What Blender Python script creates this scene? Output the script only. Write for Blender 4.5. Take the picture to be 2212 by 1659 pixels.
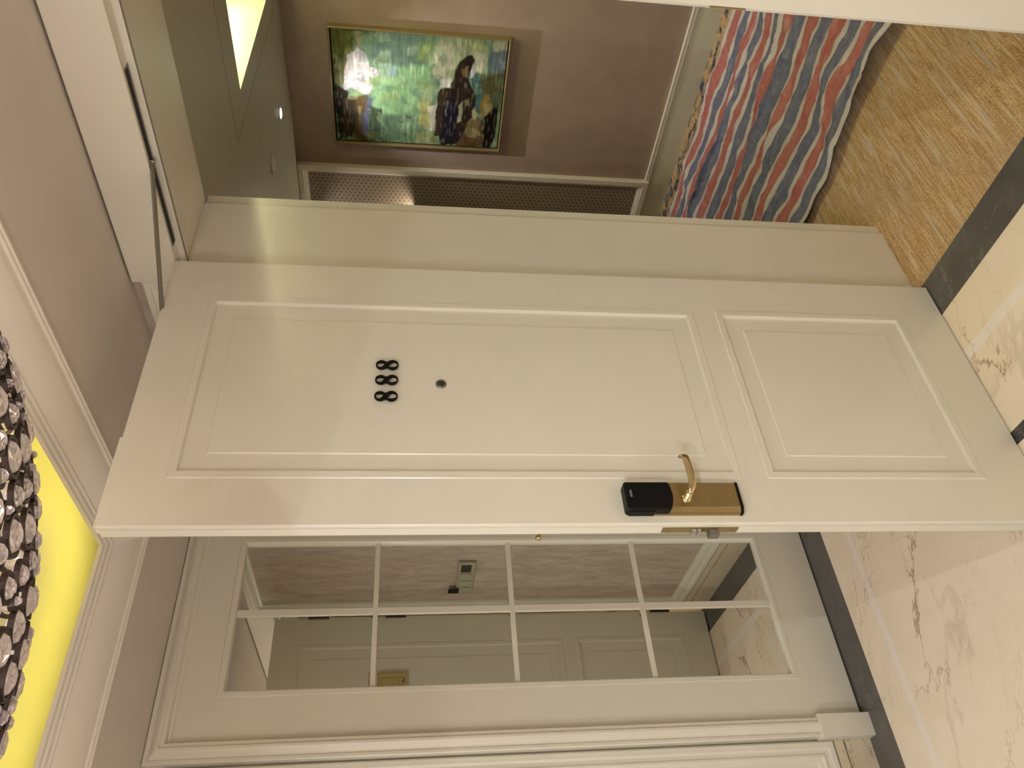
import bpy, bmesh, math, random
from mathutils import Vector, Matrix, noise
random.seed(7)
S = bpy.context.scene
for o in list(bpy.data.objects): bpy.data.objects.remove(o)
COL = S.collection

# ------------------------------------------------------------------ camera (held sideways, world up points to the picture's left)
CAM_C = Vector((1.60167516, -1.85395273, 1.67766766))
CAM_D = Vector((-0.75612048, 0.64137807, -0.13006149))
CAM_R = Vector((0.11054712, -0.07070689, -0.99135255))
CAM_U = Vector((0.64502802, 0.76395989, 0.01743957))
CAM_F = 1707.125
cd = bpy.data.cameras.new('camera'); cam = bpy.data.objects.new('camera', cd); COL.objects.link(cam)
m = Matrix.Identity(4)
for i in range(3):
    m[i][0] = CAM_R[i]; m[i][1] = CAM_U[i]; m[i][2] = -CAM_D[i]; m[i][3] = CAM_C[i]
cam.matrix_world = m
cd.sensor_fit = 'HORIZONTAL'; cd.sensor_width = 36.0; cd.lens = CAM_F / 2212 * 36.0
cd.clip_start = 0.02; cd.clip_end = 60
S.camera = cam
def to_px(P):
    v = Vector(P) - CAM_C; z = v.dot(CAM_D)
    return 1106 + CAM_F * v.dot(CAM_R) / z, 829.5 - CAM_F * v.dot(CAM_U) / z, z

# ------------------------------------------------------------------ world, view
w = bpy.data.worlds.new('world'); S.world = w; w.use_nodes = True
w.node_tree.nodes['Background'].inputs[0].default_value = (0.02, 0.018, 0.015, 1)
w.node_tree.nodes['Background'].inputs[1].default_value = 1.0
S.view_settings.view_transform = 'Standard'; S.view_settings.look = 'None'
S.view_settings.gamma = 1.0; S.view_settings.use_curve_mapping = False
S.view_settings.exposure = 0.0
# light strengths used by the lamp builders below
BULB_E = 58.0          # chandelier globes (emission)
COVE_E = 11.8           # cove strip of the tray ceiling
COVE_C = (1.0, 0.96, 0.144)
FILL_SPOT_W = 52.0          # fill downlights added to the foyer, out of view
FILL_SPOT_C = (0.93, 1.0, 0.97)
FILL_SPOT2_W = 31.0         # fill downlight added by the left wall, out of view
FILL_SPOT2_C = (1.0, 0.96, 1.0)
FILL_GLOBE_E = 36.0        # globe light added behind the viewer for fill
FILL_GLOBE_C = (0.92, 0.96, 1.0)
COR_SPOT_W = 46.0
COR_SPOT_C = (1.0, 0.92, 0.94)
COR_FILL_SPOT_W = 4.5  # fill downlights added along the corridor, out of view
COR_COVE_E = 25.0

# ------------------------------------------------------------------ helpers
def srgb(r, g, b):
    f = lambda c: (c/255/12.92) if c/255 <= .04045 else ((c/255+.055)/1.055)**2.4
    return (f(r), f(g), f(b), 1)
def tag(o, label=None, cat=None, group=None, kind=None):
    if label: o['label'] = label
    if cat: o['category'] = cat
    if group: o['group'] = group
    if kind: o['kind'] = kind
    return o
def empty(name, loc=(0, 0, 0), rz=0):
    o = bpy.data.objects.new(name, None); COL.objects.link(o); o.location = loc; o.rotation_euler = (0, 0, rz)
    o.empty_display_size = .05
    return o
def mesh_obj(name, verts, faces, mats, parent=None, mi=None, smooth=False, fix=True):
    me = bpy.data.meshes.new(name); me.from_pydata([tuple(v) for v in verts], [], faces)
    if not isinstance(mats, (list, tuple)): mats = [mats]
    for mm in mats: me.materials.append(mm)
    if mi:
        for p, k in zip(me.polygons, mi): p.material_index = k
    if smooth:
        for p in me.polygons: p.use_smooth = True
    if fix:
        bm = bmesh.new(); bm.from_mesh(me); bmesh.ops.recalc_face_normals(bm, faces=bm.faces); bm.to_mesh(me); bm.free()
    me.update()
    o = bpy.data.objects.new(name, me); COL.objects.link(o)
    if parent: o.parent = parent
    return o
class MB:
    """collects shapes into one mesh"""
    def __init__(s): s.v = []; s.f = []; s.m = []
    def add(s, v, f, mi=0):
        b = len(s.v); s.v += [Vector(q) for q in v]; s.f += [tuple(b+i for i in q) for q in f]; s.m += [mi]*len(f); return s
    def box(s, x0, y0, z0, x1, y1, z1, mi=0):
        v = [(x, y, z) for z in (z0, z1) for x, y in ((x0, y0), (x1, y0), (x1, y1), (x0, y1))]
        return s.add(v, [(0, 3, 2, 1), (4, 5, 6, 7), (0, 1, 5, 4), (1, 2, 6, 5), (2, 3, 7, 6), (3, 0, 4, 7)], mi)
    def prism(s, poly, a, b, axis='z', mi=0):
        """poly: 2D points; extruded along axis from a to b"""
        n = len(poly); v = []
        for t in (a, b):
            for p, q in poly:
                v.append({'z': (p, q, t), 'x': (t, p, q), 'y': (p, t, q)}[axis])
        f = [tuple(range(n))[::-1], tuple(range(n, 2*n))] + [(i, (i+1) % n, n+(i+1) % n, n+i) for i in range(n)]
        return s.add(v, f, mi)
    def tube(s, pts, r, n=10, mi=0, cap=True, flat=None, up=(0, 0, 1)):
        """sweep of an ellipse; r float or list; flat=(ra,rb) list of half sizes"""
        pts = [Vector(p) for p in pts]; rings = []
        for i, p in enumerate(pts):
            t = (pts[min(i+1, len(pts)-1)] - pts[max(i-1, 0)]).normalized()
            a = t.cross(Vector(up));
            if a.length < 1e-4: a = t.cross(Vector((1, 0, 0)))
            a.normalize(); b = a.cross(t).normalized()
            ra, rb = (flat[i] if flat else ((r[i], r[i]) if isinstance(r, (list, tuple)) else (r, r)))
            rings.append([p + a*math.cos(2*math.pi*k/n)*ra + b*math.sin(2*math.pi*k/n)*rb for k in range(n)])
        v = [q for rg in rings for q in rg]; f = []
        for i in range(len(pts)-1):
            for k in range(n):
                f.append((i*n+k, i*n+(k+1) % n, (i+1)*n+(k+1) % n, (i+1)*n+k))
        if cap: f.append(tuple(range(n))[::-1]); f.append(tuple((len(pts)-1)*n+k for k in range(n)))
        return s.add(v, f, mi)
    def lathe(s, prof, c=(0, 0, 0), n=24, mi=0, axis=(0, 0, 1), cap=True):
        """prof: (r,h) list around axis"""
        q = Vector((0, 0, 1)).rotation_difference(Vector(axis)); v = []; f = []
        for r, h in prof:
            for k in range(n):
                v.append(q @ Vector((r*math.cos(2*math.pi*k/n), r*math.sin(2*math.pi*k/n), h)) + Vector(c))
        for i in range(len(prof)-1):
            for k in range(n):
                f.append((i*n+k, i*n+(k+1) % n, (i+1)*n+(k+1) % n, (i+1)*n+k))
        if cap: f.append(tuple(range(n))[::-1]); f.append(tuple((len(prof)-1)*n+k for k in range(n)))
        return s.add(v, f, mi)
    def frame(s, O, U, V, N, rect, prof, fill=None, mi=0, back=None, su=(1, 1), sv=(1, 1)):
        """mitred moulding: rect=(u0,v0,u1,v1) on plane O+uU+vV, prof list of (inset,height)"""
        O, U, V, N = map(Vector, (O, U, V, N)); u0, v0, u1, v1 = rect; v = []; f = []
        for d, h in prof:
            for uu, vv in ((u0+d*su[0], v0+d*sv[0]), (u1-d*su[1], v0+d*sv[0]), (u1-d*su[1], v1-d*sv[1]), (u0+d*su[0], v1-d*sv[1])):
                v.append(O+U*uu+V*vv+N*h)
        for i in range(len(prof)-1):
            for k in range(4):
                f.append((i*4+k, i*4+(k+1) % 4, (i+1)*4+(k+1) % 4, (i+1)*4+k))
        if fill: j = (len(prof)-1)*4; f.append((j, j+1, j+2, j+3))
        return s.add(v, f, mi)
    def xf(s, fn, start=0):
        for i in range(start, len(s.v)): s.v[i] = Vector(fn(s.v[i]))
        return s
    def build(s, name, mats, parent=None, smooth=False, fix=True):
        return mesh_obj(name, s.v, s.f, mats, parent, s.m, smooth, fix)
def bevel(o, w=.001, seg=2):
    md = o.modifiers.new('bevel', 'BEVEL'); md.width = w; md.segments = seg; md.limit_method = 'ANGLE'; md.angle_limit = math.radians(40)
    md.harden_normals = False
    return o

# ------------------------------------------------------------------ materials
class N:
    def __init__(s, name):
        s.m = bpy.data.materials.new(name); s.m.use_nodes = True; s.t = s.m.node_tree; s.b = s.t.nodes['Principled BSDF']
        s.out = s.t.nodes['Material Output']
    def n(s, typ, **k):
        x = s.t.nodes.new(typ)
        for a, b in k.items():
            if a.startswith('i_'):
                key = a[2:]; key = int(key) if key.isdigit() else key.replace('_', ' ')
                x.inputs[key].default_value = b
            else: setattr(x, a, b)
        return x
    def l(s, a, b): s.t.links.new(a, b)
    def math(s, op, a, b=None, c=None):
        x = s.n('ShaderNodeMath', operation=op)
        for i, q in enumerate((a, b, c)):
            if q is None: continue
            if isinstance(q, (int, float)): x.inputs[i].default_value = q
            else: s.l(q, x.inputs[i])
        return x.outputs[0]
    def mix(s, f, a, b):
        x = s.n('ShaderNodeMix', data_type='RGBA')
        for i, q in ((0, f), (6, a), (7, b)):
            if isinstance(q, (int, float, tuple)): x.inputs[i].default_value = q
            else: s.l(q, x.inputs[i])
        return x.outputs[2]
    def obj(s, scale=(1, 1, 1), rot=(0, 0, 0)):
        tc = s.n('ShaderNodeTexCoord'); mp = s.n('ShaderNodeMapping'); s.l(tc.outputs['Object'], mp.inputs[0])
        mp.inputs['Scale'].default_value = scale; mp.inputs['Rotation'].default_value = rot
        return mp.outputs[0]
    def noise(s, vec, scale=5, detail=4, rough=.5, dist=0):
        x = s.n('ShaderNodeTexNoise'); s.l(vec, x.inputs['Vector']); x.inputs['Scale'].default_value = scale
        x.inputs['Detail'].default_value = detail; x.inputs['Roughness'].default_value = rough; x.inputs['Distortion'].default_value = dist
        return x
    def ramp(s, fac, stops, interp='LINEAR'):
        x = s.n('ShaderNodeValToRGB'); s.l(fac, x.inputs[0]); cr = x.color_ramp; cr.interpolation = interp
        while len(cr.elements) < len(stops): cr.elements.new(.5)
        for e, (p, c) in zip(cr.elements, stops): e.position = p; e.color = c if isinstance(c, tuple) else (c, c, c, 1)
        return x.outputs[0]
    def bump(s, h, strength=.2, dist=.002):
        x = s.n('ShaderNodeBump'); s.l(h, x.inputs['Height']); x.inputs['Strength'].default_value = strength; x.inputs['Distance'].default_value = dist
        s.l(x.outputs[0], s.b.inputs['Normal'])
def set_(b, **k):
    for a, v in k.items(): b.inputs[a.replace('_', ' ')].default_value = v
def plain(name, c, rough=.5, metal=0.0, spec=.5, coat=0, var=.03, scale=6, bump=0):
    q = N(name); set_(q.b, Roughness=rough, Metallic=metal); q.b.inputs['Specular IOR Level'].default_value = spec
    q.b.inputs['Coat Weight'].default_value = coat; q.b.inputs['Coat Roughness'].default_value = .12
    nz = q.noise(q.obj(), scale, 3)
    lo = tuple(x*(1-var) for x in c[:3])+(1,); hi = tuple(min(1, x*(1+var)) for x in c[:3])+(1,)
    q.l(q.ramp(nz.outputs[0], [(.3, lo), (.7, hi)]), q.b.inputs['Base Color'])
    if bump: q.bump(q.noise(q.obj(), 120, 2).outputs[0], bump, .0006)
    return q.m
def emit(name, c, e):
    q = N(name); set_(q.b, Emission_Color=tuple(c[:3])+(1,), Emission_Strength=e, Base_Color=(.8, .8, .8, 1)); return q.m

M = {}
M['paint'] = plain('white_paint', srgb(226, 220, 205), .38, var=.02, bump=.03)
M['door_paint'] = plain('satin_door_paint', srgb(224, 217, 201), .30, coat=.15, var=.015, bump=.03)
M['ceil'] = plain('ceiling_paint', srgb(212, 202, 192), .7, var=.02)
M['crown'] = plain('crown_paint', srgb(224, 216, 203), .45, var=.02)
M['cor_paint'] = plain('corridor_paint', srgb(182, 180, 164), .5, var=.02)
M['brass'] = plain('brushed_brass', srgb(170, 150, 108), .34, 1.0, var=.06, scale=40)
M['brass_bright'] = plain('polished_brass', srgb(208, 190, 146), .2, 1.0, var=.03)
M['chrome'] = plain('chrome', srgb(200, 198, 200), .12, 1.0)
M['steel'] = plain('grey_steel', srgb(150, 148, 142), .35, 1.0)
M['black'] = plain('black_plastic', (.004, .004, .004, 1), .45, spec=.18)
M['digit'] = plain('black_metal', (.004, .003, .004, 1), .45, spec=.15)
M['dark'] = plain('dark_recess', (.012, .009, .010, 1), .7)
M['bronze'] = plain('dark_bronze', srgb(70, 58, 48), .35, .9)
M['ring'] = plain('chandelier_bronze', srgb(44, 32, 26), .42, .6)
M['rubber'] = plain('grey_seal', srgb(120, 112, 98), .6)
M['switch'] = plain('switch_plastic', srgb(170, 165, 140), .35)
M['lcd'] = plain('dark_display', srgb(48, 46, 34), .15)
M['gold_plate'] = plain('gold_sign', srgb(196, 178, 122), .4, .1, var=.03)
M['line'] = plain('sign_line', srgb(110, 92, 50), .5)
M['white_plastic'] = plain('white_plastic', srgb(215, 210, 200), .4)

def mat_mirror():
    q = N('mirror_glass'); set_(q.b, Base_Color=(.80, .82, .78, 1), Metallic=1.0, Roughness=.01); return q.m
M['mirror'] = mat_mirror()
def mat_glassgrey():
    q = N('reader_window'); set_(q.b, Base_Color=srgb(110, 112, 118), Roughness=.2); return q.m
M['window'] = mat_glassgrey()

def mat_wallpaper(name, c1, c2, sc=(1.2, 1.2, 4)):
    q = N(name); v = q.obj(sc); n1 = q.noise(v, 3.2, 6, .62, .6); n2 = q.noise(q.obj((1, 1, 1)), 60, 2)
    f = q.math('ADD', q.math('MULTIPLY', n1.outputs[0], .85), q.math('MULTIPLY', n2.outputs[0], .15))
    q.l(q.ramp(f, [(.34, c1), (.66, c2)]), q.b.inputs['Base Color']); set_(q.b, Roughness=.75)
    q.bump(n2.outputs[0], .1, .001); return q.m
M['wallpaper'] = mat_wallpaper('mottled_wallpaper', srgb(172, 156, 142), srgb(200, 186, 172), (8, 8, 2.6))
M['cor_wall'] = mat_wallpaper('corridor_wallpaper', srgb(158, 140, 124), srgb(168, 150, 134), (2, 2, 2))

def mat_marble(name, base, base2, vein, vs=1.0, rough=.12):
    q = N(name); v = q.obj((1, 1, 1), (0, 0, .5))
    warp = q.noise(v, 2.3, 4, .55)
    ad = q.n('ShaderNodeVectorMath', operation='MULTIPLY_ADD'); q.l(warp.outputs['Color'], ad.inputs[0]); ad.inputs[1].default_value = (.8, .8, .8); q.l(v, ad.inputs[2])
    cloud = q.noise(ad.outputs[0], 2.0, 5, .6)
    col = q.ramp(cloud.outputs[0], [(.3, base2), (.65, base)])
    def veins(scale, width, lo, hi, rot, seed):
        mp = q.n('ShaderNodeMapping'); q.l(v, mp.inputs[0]); mp.inputs['Rotation'].default_value = (0, 0, rot); mp.inputs['Scale'].default_value = (1.0, .42, 1); mp.inputs['Location'].default_value = (seed, seed*.7, 0)
        wn = q.noise(mp.outputs[0], 5.0, 6, .68)
        a2 = q.n('ShaderNodeVectorMath', operation='MULTIPLY_ADD'); q.l(wn.outputs['Color'], a2.inputs[0]); a2.inputs[1].default_value = (.34, .34, .34); q.l(mp.outputs[0], a2.inputs[2])
        vo = q.n('ShaderNodeTexVoronoi', feature='DISTANCE_TO_EDGE'); q.l(a2.outputs[0], vo.inputs['Vector']); vo.inputs['Scale'].default_value = scale
        msk = q.noise(mp.outputs[0], 3.1, 3); mk = q.ramp(msk.outputs[0], [(lo, 0.0), (hi, 1.0)])
        wd = q.math('MULTIPLY', mk, width)
        line = q.math('SUBTRACT', 1.0, q.math('DIVIDE', vo.outputs['Distance'], q.math('MAXIMUM', wd, .0005))); line = q.math('MAXIMUM', line, 0.0)
        return q.math('MULTIPLY', line, mk)
    a = veins(2.8*vs, .024, .42, .64, .45, 3.0); b = veins(5.5*vs, .022, .44, .68, -.7, 8.0); c3 = veins(2.0*vs, .05, .38, .7, 1.1, 14.0)
    f = q.math('MINIMUM', q.math('ADD', q.math('ADD', q.math('MULTIPLY', a, .85), q.math('MULTIPLY', b, .55)), q.math('MULTIPLY', c3, .28)), 1.0)
    q.l(q.mix(f, col, vein), q.b.inputs['Base Color']); set_(q.b, Roughness=rough); return q.m
M['cream'] = mat_marble('cream_marble', srgb(240, 226, 206), srgb(232, 214, 188), srgb(150, 112, 78))
M['white_marble'] = mat_marble('white_marble', srgb(240, 230, 220), srgb(236, 224, 210), srgb(205, 190, 172))
M['dark_marble'] = mat_marble('dark_marble', srgb(100, 96, 92), srgb(80, 77, 74), srgb(140, 134, 128), 1.6, .16)
M['black_marble'] = mat_marble('black_marble', srgb(74, 72, 72), srgb(60, 58, 58), srgb(96, 94, 92), 1.6, .16)
M['skirt'] = mat_marble('skirting_marble', srgb(222, 208, 184), srgb(208, 192, 166), srgb(140, 108, 84), 2.0, .2)

def mat_carpet():
    q = N('striped_carpet'); set_(q.b, Roughness=.95); q.b.inputs['Specular IOR Level'].default_value = .1
    q.b.inputs['Sheen Weight'].default_value = .25
    v = q.obj((44, 2.1, 1)); n1 = q.noise(v, 1.0, 2, .5)
    v2 = q.obj((105, 4.2, 1)); n2 = q.noise(v2, 1.0, 2, .5)
    n3 = q.noise(q.obj(), 150, 2, .6)
    f = q.math('ADD', q.math('MULTIPLY', n1.outputs[0], .60), q.math('MULTIPLY', n2.outputs[0], .40))
    f = q.math('ADD', f, q.math('MULTIPLY', q.math('SUBTRACT', n3.outputs[0], .5), .22))
    c = q.ramp(f, [(.33, srgb(160, 156, 158)), (.39, srgb(202, 180, 148)), (.44, srgb(192, 158, 108)), (.48, srgb(156, 116, 64)), (.52, srgb(208, 180, 134)), (.57, srgb(146, 104, 50)), (.62, srgb(194, 160, 110)), (.67, srgb(168, 162, 158))])
    big = q.noise(q.obj(), 3.5, 2); c = q.mix(q.ramp(big.outputs[0], [(.45, 0.0), (.75, .30)]), c, srgb(172, 158, 140))
    # navy blotches of the border along the far wall
    sp = q.n('ShaderNodeSeparateXYZ'); q.l(q.obj(), sp.inputs[0])
    edge = q.ramp(q.math('MULTIPLY', q.math('SUBTRACT', sp.outputs[1], 2.02), 6.0), [(0.0, 0.0), (.6, 1.0)])
    bl = q.noise(q.obj((9, 14, 1)), 1.0, 4, .6, .8); blm = q.ramp(bl.outputs[0], [(.50, 0.0), (.55, 1.0)])
    c2 = q.mix(q.ramp(q.noise(q.obj((20, 20, 1)), 1.0, 3).outputs[0], [(.4, 0.0), (.6, 1.0)]), srgb(22, 30, 52), srgb(92, 96, 112))
    c = q.mix(q.math('MULTIPLY', edge, blm), c, c2)
    q.l(c, q.b.inputs['Base Color']); q.bump(n3.outputs[0], .6, .004); return q.m
M['carpet'] = mat_carpet()

def mat_tarp():
    q = N('striped_tarp'); set_(q.b, Roughness=.42); q.b.inputs['Specular IOR Level'].default_value = .45
    uv = q.n('ShaderNodeUVMap'); uv.uv_map = 'stripes'; sp = q.n('ShaderNodeSeparateXYZ'); q.l(uv.outputs[0], sp.inputs[0])
    nz = q.noise(q.obj(), 26, 2); a = q.math('ADD', sp.outputs[0], q.math('MULTIPLY', q.math('SUBTRACT', nz.outputs[0], .5), .012))
    fr = q.math('FRACT', q.math('DIVIDE', q.math('SUBTRACT', a, .034), .232))
    W_, B_, R_ = srgb(200, 194, 192), srgb(92, 98, 130), srgb(176, 92, 88)
    c = q.ramp(fr, [(0.0, B_), (.37, W_), (.51, R_), (.86, W_)], 'CONSTANT')
    c = q.mix(q.math('LESS_THAN', a, .034), c, W_)
    c = q.mix(q.math('GREATER_THAN', a, 1.655), c, W_)
    m2 = q.noise(q.obj(), 30, 5, .7); c = q.mix(q.ramp(m2.outputs[0], [(.35, 0.0), (.75, .32)]), c, srgb(196, 192, 184))
    wv = q.n('ShaderNodeTexWave'); q.l(q.obj(), wv.inputs['Vector']); wv.inputs['Scale'].default_value = 180; wv.inputs['Distortion'].default_value = 1
    q.l(c, q.b.inputs['Base Color'])
    q.bump(q.noise(q.obj(), 45, 4, .65).outputs[0], .35, .006); return q.m
M['tarp'] = mat_tarp()

def mat_rings():
    q = N('ring_wallpaper'); set_(q.b, Roughness=.6)
    tc = q.n('ShaderNodeTexCoord'); sp = q.n('ShaderNodeSeparateXYZ'); q.l(tc.outputs['Object'], sp.inputs[0])
    a = .0285; b = a*1.732
    def lat(ox, oz):
        fx = q.math('MULTIPLY', q.math('SUBTRACT', q.math('FRACT', q.math('ADD', q.math('DIVIDE', sp.outputs[0], b), ox)), .5), b)
        fz = q.math('MULTIPLY', q.math('SUBTRACT', q.math('FRACT', q.math('ADD', q.math('DIVIDE', sp.outputs[2], a), oz)), .5), a)
        return q.math('SQRT', q.math('ADD', q.math('MULTIPLY', fx, fx), q.math('MULTIPLY', fz, fz)))
    d = q.math('MINIMUM', lat(50, 50), lat(50.5, 50.5))
    ring = q.math('LESS_THAN', q.math('ABSOLUTE', q.math('SUBTRACT', d, .0115)), .0019)
    q.l(q.mix(ring, srgb(112, 98, 82), srgb(178, 164, 142)), q.b.inputs['Base Color'])
    q.l(q.math('SUBTRACT', .6, q.math('MULTIPLY', ring, .3)), q.b.inputs['Roughness']); return q.m
M['rings'] = mat_rings()

def mat_crystal():
    q = N('cut_crystal'); t = q.t
    g = q.n('ShaderNodeBsdfGlass'); g.inputs['IOR'].default_value = 1.5; g.inputs['Roughness'].default_value = .02; g.inputs['Color'].default_value = (.97, .95, .95, 1)
    tr = q.n('ShaderNodeBsdfTransparent'); tr.inputs['Color'].default_value = (.93, .90, .88, 1)
    mx = q.n('ShaderNodeMixShader'); mx.inputs[0].default_value = .36; q.l(g.outputs[0], mx.inputs[1]); q.l(tr.outputs[0], mx.inputs[2])
    df = q.n('ShaderNodeBsdfDiffuse'); df.inputs['Color'].default_value = (.80, .74, .74, 1); m3 = q.n('ShaderNodeMixShader'); m3.inputs[0].default_value = .09; q.l(mx.outputs[0], m3.inputs[1]); q.l(df.outputs[0], m3.inputs[2]); q.l(m3.outputs[0], q.out.inputs['Surface']); t.nodes.remove(q.b); return q.m
M['crystal'] = mat_crystal()
M['bulb'] = emit('frosted_bulb', (1.0, .84, .80), BULB_E)
M['cove'] = emit('cove_strip', COVE_C, COVE_E)
M['cor_cove'] = emit('corridor_cove_tube', (1.0, .94, .50), COR_COVE_E)
M['lamp_disc'] = emit('downlight_lens', (1.0, .92, .84), 18.0)
def mat_attr(name, rough=.5):
    q = N(name); at = q.n('ShaderNodeAttribute'); at.attribute_name = 'paint'; q.l(at.outputs['Color'], q.b.inputs['Base Color'])
    set_(q.b, Roughness=rough); q.b.inputs['Specular IOR Level'].default_value = .15; q.bump(q.noise(q.obj((8, 8, 3)), 12, 5, .7).outputs[0], .3, .003); return q.m
M['canvas'] = mat_attr('painted_canvas', .8)

# ------------------------------------------------------------------ room shell
FX0, FX1, FY0, FY1 = -1.26, 2.60, -3.40, -.020
CZ = 2.501; UZ = 2.715; HZ = 2.384          # foyer perimeter ceiling, tray ceiling, corridor ceiling
CY0, CY1 = .33, 2.42                       # corridor between the entry wall and the painting wall
CX0, CX1 = -3.2, 4.2
JL, JR = -.11, .95

# foyer floor: nested borders of marble
b = MB()
def fl(x0, y0, x1, y1, mi): b.add([(x0, y0, 0), (x1, y0, 0), (x1, y1, 0), (x0, y1, 0)], [(0, 1, 2, 3)], mi)
def ringfl(x0, y0, x1, y1, t, mi, tn=None):
    tn = t if tn is None else tn
    fl(x0, y0, x0+t, y1, mi); fl(x1-t, y0, x1, y1, mi); fl(x0+t, y0, x1-t, y0+t, mi); fl(x0+t, y1-tn, x1-t, y1, mi)
    return x0+t, y0+t, x1-t, y1-tn
r = (FX0, FY0, FX1, -.0265)
r = ringfl(*r, .171, 1, .1455)        # dark border
r = ringfl(*r, .157, 0, .159)         # cream
r = ringfl(*r, .031, 2, .034)         # white strip
x0, y0, x1, y1 = r
fl(x0, -.635, x1, y1, 0); fl(x0, y0, -.09, -.635, 0)
fl(-.09, -.676, x1-.5, -.635, 3); fl(-.09, y0+.5, -.05, -.676, 3); fl(x1-.5, y0, x1, -.635, 0)
fl(-.05, y0+.5, x1-.5, -.676, 0); fl(-.09, y0, x1-.5, y0+.5, 0)
floor = b.build('floor', [M['cream'], M['dark_marble'], M['white_marble'], M['black_marble']], fix=False)
tag(floor, 'polished cream marble foyer floor with dark and white inlaid borders', 'floor', kind='structure')
floor2 = MB().box(CX0, -.0265, -.03, CX1, CY1, 0).build('floor', M['carpet'])
tag(floor2, 'golden streaked carpet of the corridor beyond the threshold', 'carpet', kind='structure')

# walls
wl = MB().box(FX0-.12, FY0-.1, 0, FX0, .33, 2.9).build('wall_left', M['paint'])
tag(wl, 'foyer wall that carries the mirrored door', 'wall', kind='structure')
wb = MB().box(FX0-.12, FY0-.12, 0, FX1+.12, FY0, 2.9).build('wall_back', M['wallpaper']); tag(wb, 'foyer wall behind the viewer', 'wall', kind='structure')
wr = MB().box(FX1, FY0, 0, FX1+.12, .0, 2.9).build('wall_right', M['wallpaper']); tag(wr, 'foyer wall to the right of the entrance', 'wall', kind='structure')
we = MB(); we.box(FX0, FY1, 0, JL, CY0, 2.9); we.box(JR, FY1, 0, FX1+.12, CY0, 2.9); we.box(JL, FY1+.02, 2.492, JR, CY0, 2.9)
we.box(CX0, FY1, 0, FX0-.12, CY0, 2.9); we.box(FX1+.12, FY1, 0, CX1, CY0, 2.9)
we = we.build('wall_entrance', M['wallpaper']); tag(we, 'mottled taupe wallpapered wall around the entrance, seen in the mirror', 'wall', kind='structure')
wf = MB().box(CX0-.1, CY1, 0, CX1+.1, CY1+.12, 2.75).build('wall_far', M['cor_wall']); tag(wf, 'taupe corridor wall behind the abstract painting', 'wall', kind='structure')
for nm, xa, xb in (('wall_corridor_left', CX0-.1, CX0), ('wall_corridor_right', CX1, CX1+.1)):
    o = MB().box(xa, FY1, 0, xb, CY1, 2.75).build(nm, M['cor_wall']); tag(o, 'end wall of the corridor, '+('left' if xa < 0 else 'right')+' of the opening', 'wall', kind='structure')

# foyer ceiling with raised tray
TX0, TX1, TY0, TY1 = -.764, 2.10, -2.90, -.515
b = MB()
b.box(FX0, TY1, CZ, FX1, FY1, CZ+.03); b.box(FX0, FY0, CZ, FX1, TY0, CZ+.03)
b.box(FX0, TY0, CZ, TX0, TY1, CZ+.03); b.box(TX1, TY0, CZ, FX1, TY1, CZ+.03)
b.box(FX0, FY0, UZ, FX1, FY1, UZ+.04, 0)
ceil = b.build('ceiling', [M['ceil']]); tag(ceil, 'foyer ceiling with a raised yellow lit tray', 'ceiling', kind='structure')
cr = MB().frame((0, 0, CZ), (1, 0, 0), (0, 1, 0), (0, 0, 1), (TX0-.004, TY0-.004, TX1+.004, TY1+.004),
     [(0, .012), (0, -.006), (.011, -.008), (.013, -.003), (.021, -.003), (.024, .004), (.034, .006), (.046, .0105), (.058, .016), (.070, .0225), (.082, .031), (.092, .040), (.100, .0485), (.106, .0565), (.114, .055),
      (.117, .062), (.128, .064), (.130, .070), (.141, .072), (.141, .084), (.128, .084), (.118, .074), (.050, .034), (.0, .014)], su=(1, 1), sv=(1, .79))
cr = cr.build('trim_4', M['crown'], smooth=True); es = cr.modifiers.new('split', 'EDGE_SPLIT'); es.split_angle = math.radians(27); tag(cr, 'stepped crown moulding around the glowing ceiling tray', 'moulding', kind='structure')
st = MB()
for (xa, ya, xb, yb) in ((TX0-.05, TY0, TX0-.03, TY1), (TX1+.03, TY0, TX1+.05, TY1), (TX0-.05, TY1+.03, TX1+.05, TY1+.05), (TX0-.05, TY0-.05, TX1+.05, TY0-.03)):
    st.box(xa, ya, CZ+.03, xb, yb, CZ+.042)
st = st.build('cove_light', M['cove']); tag(st, 'yellow light strip hidden in the foyer ceiling tray', 'light')

# corridor ceiling with lit recess
RX0, RX1, RY0, RY1 = -.20, 2.6, 1.236, 2.05
b = MB()
b.box(CX0, .3, HZ, CX1, RY0, HZ+.03); b.box(CX0, RY1, HZ, CX1, CY1, HZ+.03)
b.box(CX0, RY0, HZ, RX0, RY1, HZ+.03); b.box(RX1, RY0, HZ, CX1, RY1, HZ+.03)
b.box(RX0-.02, RY0-.02, HZ+.03, RX1+.02, RY0, HZ+.2); b.box(RX0-.02, RY1, HZ+.03, RX1+.02, RY1+.02, HZ+.2)
b.box(RX0-.02, RY0, HZ+.03, RX0, RY1, HZ+.2); b.box(RX1, RY0, HZ+.03, RX1+.02, RY1, HZ+.2)
b.box(RX0-.02, RY0-.02, HZ+.2, RX1+.02, RY1+.02, HZ+.23)
c2 = b.build('ceiling', M['cor_paint']); tag(c2, 'corridor ceiling with a bright recessed light well', 'ceiling', kind='structure')
gr = MB()
gx0, gy0, gx1, gy1 = -.322, 1.042, 2.72, 2.243
for q in ((gx0, gy0, gx1, gy0+.003), (gx0, gy1-.003, gx1, gy1), (gx0, gy0, gx0+.003, gy1), (gx1-.003, gy0, gx1, gy1)):
    gr.box(q[0], q[1], HZ-.0006, q[2], q[3], HZ+.001)
gr = gr.build('trim_6', M['rubber']); tag(gr, 'thin groove line framing the corridor light well', 'trim', kind='structure')
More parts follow.
